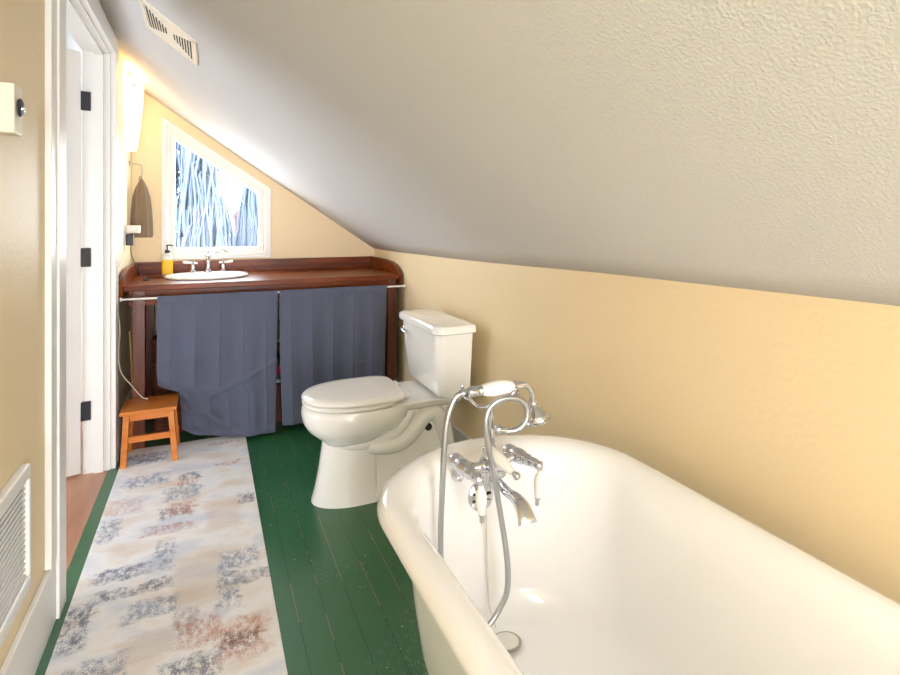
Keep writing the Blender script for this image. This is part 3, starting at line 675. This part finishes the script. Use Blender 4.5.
bm = B(); lathe(bm, [(.030, 0), (.030, .0012), (.02, .0015)], (.655, 1.128, .2013), (0, .08, 1), 24); obj('drain_plug', bm, 'white_plastic', tb, smooth=60)
oy = 1.243
bm = B(); lathe(bm, [(.036, -.004), (.036, .004), (.032, .007), (.0, .008)], (.650, oy + .010, .494), (0, -1, .16), 32); ovp = obj('overflow_plate', bm, 'chrome', tb, smooth=40)
for k in range(8):
    a = k * PI / 4 + .3; c_ = Vector((.650 + .020 * math.cos(a), oy + .0025, .494 + .020 * math.sin(a)))
    bm = B(); rd = Vector((math.cos(a), 0, math.sin(a))); tn = Vector((-math.sin(a), 0, math.cos(a)))
    prism(bm, [c_ - rd * .008 - tn * .002, c_ + rd * .008 - tn * .004, c_ + rd * .008 + tn * .004, c_ - rd * .008 + tn * .002], (0, -1, 0), .0015); obj('slot', bm, 'dark_slot', ovp)
# chain
bm = B(); tube(bm, [(.655, oy - .012, .47), (.652, 1.225, .34), (.648, 1.205, .245), (.648, 1.165, .21)], .0010, 6)
for k in range(40):
    z = .45 - k * .0052; sphere(bm, (.6545 - .00006 * k, oy - .014 - .0006 * k * .8, z), .0017, 6)
obj('plug_chain', bm, 'bead', tb, smooth=60)

# ------------------------------------------------------------------ tub filler with hand shower
tf = thing('tub_filler_tap', (.64, 1.19, .60), 'chrome telephone style tub filler with porcelain levers at the tub end', 'tap')
def part(name, bm, m='chrome', parent=None, lab=None):
    o = obj(name, bm, m, parent or tf, smooth=55)
    if lab: o['label'] = lab
    return o
for x in (.568, .700):                                  # wall flanges and inlets
    bm = B(); lathe(bm, [(.027, 0), (.027, .003), (.02, .008), (.013, .012), (.013, .06)], (x + .02, 1.276, .545), (-.2, -1, .55)); part('inlet', bm)
bm = B(); tube(bm, smooth_path([(.570, 1.19, .612), (.60, 1.185, .606), (.635, 1.18, .608), (.67, 1.185, .608), (.705, 1.19, .612)]), [.014] * 6 + [.012] * 6 + [.017] * 8 + [.012] * 6 + [.014] * 7, 16); part('cross_bar', bm)
for x, s in ((.558, -1), (.708, 1)):
    a = Vector((x + (.004 if s < 0 else .008), 1.222, .616 if s < 0 else .612)); b = Vector((x + (.016 if s < 0 else .03), 1.100, .612 if s < 0 else .617)); d = b - a
    L_ = d.length
    bm = B(); lathe(bm, [(.004, -.008), (.014, -.006), (.019, .0), (.019, .012), (.015, .018), (.018, .026), (.020, .040), (.018, .055), (.013, .062), (.015, .068), (.015, .076), (.011, .082), (.013, .092), (.013, .102), (.010, .112), (.012, .118), (.012, L_ - .006), (.006, L_)], a, d, 24)
    vb = part('valve', bm)
    bm = B(); e = b + Vector((0, .004, -.004))
    lathe(bm, [(.006, 0), (.008, .006), (.008, .010), (.011, .013), (.014, .026), (.0125, .042), (.009, .058), (.007, .066)], e - Vector((0, 0, .006)), (-.02 * s, -.02, -1) if s < 0 else (-.12, .03, -1), 20)
    lv = part('lever', bm, 'white_plastic', vb, 'white porcelain lever')
    dd = Vector((-.02 * s, -.02, -1) if s < 0 else (-.12, .03, -1)).normalized()
    bm = B(); lathe(bm, [(.007, .064), (.008, .068), (.005, .072), (.006, .082), (.003, .086)], e - Vector((0, 0, .006)), dd, 16); part('lever_tip', bm, 'chrome', lv)
# central body, spout
bm = B(); lathe(bm, [(.016, -.055), (.020, -.045), (.014, -.03), (.016, -.01), (.022, 0), (.022, .018), (.014, .028), (.014, .045), (.010, .05)], (.640, 1.19, .60)); part('body', bm)
bm = B(); tube(bm, smooth_path([(.650, 1.185, .572), (.652, 1.15, .570), (.651, 1.11, .568), (.650, 1.075, .572), (.648, 1.045, .568), (.647, 1.026, .553), (.647, 1.020, .541)], 6),
     [(.013 - .003 * min(1, abs(i - 24) / 16), .011 + .013 * (i / 36) ** 1.5) for i in range(37)], 20); part('spout', bm)
# diverter lever
bm = B(); tube(bm, [(.632, 1.175, .646), (.635, 1.15, .645), (.641, 1.11, .636), (.646, 1.080, .628)], [.012, .0165, .014, .007], 16); dl = part('diverter_lever', bm, 'white_plastic', None, 'white porcelain diverter lever')
bm = B(); sphere(bm, (.649, 1.070, .625), .009, 14); tube(bm, [(.646, 1.082, .6285), (.649, 1.070, .625)], .006, 10); part('ball_tip', bm, 'chrome', dl)
# riser
bm = B(); tube(bm, [(.643, 1.185, .64), (.644, 1.175, .67), (.632, 1.16, .70), (.628, 1.155, .765)], [.010, .007, .006, .006], 14); lathe(bm, [(.012, 0), (.012, .008)], (.643, 1.183, .645)); part('riser', bm)
bm = B(); tube(bm, smooth_path([(.560, 1.15, .806), (.568, 1.15, .790), (.590, 1.152, .769), (.618, 1.154, .764), (.645, 1.152, .768), (.675, 1.15, .778), (.690, 1.15, .79)]), .0042, 10)
for x, z in ((.558, .806), (.690, .792)):
    tube(bm, smooth_path([(x, 1.130, z + .012), (x, 1.134, z - .006), (x, 1.15, z - .014), (x, 1.166, z - .006), (x, 1.170, z + .012)]), .0038, 8)
part('cradle', bm)
bm = B(); tube(bm, [(.632, 1.155, .712), (.648, 1.14, .706), (.662, 1.13, .706)], [.006, .008, .008], 12); sphere(bm, (.640, 1.14, .709), .011); part('hose_outlet', bm)

hs = thing('hand_shower', (.65, 1.15, .81), 'chrome hand shower with porcelain grip on the tub tap cradle', 'shower head')
bm = B(); lathe(bm, [(.007, -.012), (.009, 0), (.009, .006), (.012, .012), (.0125, .03), (.010, .034), (.013, .038), (.013, .043)], (.556, 1.15, .806), (1, 0, -.01), 20); obj('handle_end', bm, 'chrome', hs, smooth=50)
bm = B(); lathe(bm, [(.011, 0), (.0155, .012), (.0185, .034), (.0185, .052), (.016, .072), (.011, .088)], (.600, 1.15, .8055), (1, 0, 0), 24); g_ = obj('grip', bm, 'white_plastic', hs, smooth=180); g_['label'] = 'white porcelain grip'
bm = B(); lathe(bm, [(.013, 0), (.013, .004), (.009, .008)], (.687, 1.15, .8055), (1, 0, 0), 20)
tube(bm, smooth_path([(.692, 1.15, .8055), (.715, 1.15, .806), (.733, 1.15, .798), (.743, 1.15, .78), (.744, 1.15, .758)]), .0075, 14); obj('neck', bm, 'chrome', hs, smooth=60)
hd = Vector((.30, -.12, -1)).normalized()
bm = B(); lathe(bm, [(.009, -.004), (.012, 0), (.012, .006), (.009, .010), (.013, .016), (.020, .021), (.022, .027), (.026, .030), (.029, .037), (.030, .043), (.033, .045), (.033, .048), (.027, .050), (0, .052)], (.744, 1.15, .758), hd, 32); obj('bell_head', bm, 'chrome', hs, smooth=40)

h_path = smooth_path([(.550, 1.15, .806), (.530, 1.15, .797), (.514, 1.15, .765), (.505, 1.15, .72), (.498, 1.15, .61), (.493, 1.15, .49), (.490, 1.14, .40), (.495, 1.13, .33), (.52, 1.125, .275), (.56, 1.12, .25), (.604, 1.125, .256), (.639, 1.13, .284), (.659, 1.13, .322), (.659, 1.13, .394), (.641, 1.13, .507), (.620, 1.13, .619), (.601, 1.13, .717), (.607, 1.13, .762), (.630, 1.128, .782), (.658, 1.126, .787), (.690, 1.124, .779), (.710, 1.122, .755), (.706, 1.122, .725), (.685, 1.124, .708), (.658, 1.13, .705)], 24)
rs = [.0074 if (i % 2) else .0066 for i in range(len(h_path))]
bm = B(); tube(bm, h_path, rs, 12)
tag(obj('shower_hose', bm, 'hose', smooth=180), 'ribbed chrome shower hose looping down into the tub', 'hose')

# ------------------------------------------------------------------ outside the window
bm = B(); box(bm, -30, 30, 4.5, 60, -3.3, -3.1); struct('ground', bm, 'snow')
def tree(x, y, h, lean, label, seed, spread):
    rnd = random.Random(seed)
    t = thing('weeping_tree', (x, y, -3.1), label, 'tree', 'pale trees outside the window')
    bm = B(); top = Vector((x + lean, y, -3.1 + h))
    tube(bm, smooth_path([(x, y, -3.1), (x + lean * .3, y, -3.1 + h * .45), top]), [.10 - .09 * i / 16 for i in range(17)], 10); obj('trunk', bm, 'bark', t, smooth=60)
    bm = B()
    for k in range(260):
        f = .5 + .5 * rnd.random(); p = Vector((x + lean * f, y, -3.1 + h * f)); a = rnd.random() * 2 * PI; r = spread * (1.3 - f) * (.5 + rnd.random())
        q = p + Vector((math.cos(a) * r, math.sin(a) * r, .25)); e = q + Vector((math.cos(a) * .06, math.sin(a) * .25, -.7 - rnd.random() * 1.2))
        tube(bm, [p, (p + q) / 2 + Vector((0, 0, .2)), q, (q + e) / 2 + Vector((rnd.uniform(-.1, .1), 0, 0)), e], [.022, .02, .019, .017, .008], 5)
    obj('branches', bm, 'needle', t, smooth=60)
tree(-.12, 9.5, 5.5, .05, 'pale weeping tree outside the left half of the window', 1, .42)
tree(.24, 11.5, 4.5, -.05, 'lower pale weeping tree outside the middle of the window', 5, .42)
tree(.74, 10.4, 5.1, -.02, 'tall narrow pale tree outside the right edge of the window', 9, .28)
tree(-.85, 13.5, 7.1, .15, 'taller pale tree behind, at the top left of the window', 12, .6)
t = thing('red_house', (1.0, 17, -3.1), 'small red house far outside the window', 'house')
bx('walls', 'red_siding', (.72, 1.9, 17, 20, -3.1, 1.35), t)
bm = B(); prism(bm, [(.6, 16.8, 1.35), (2.1, 16.8, 1.35), (1.2, 16.8, 1.95)], (0, 1, 0), 3.4); obj('roof', bm, 'red_siding', t)
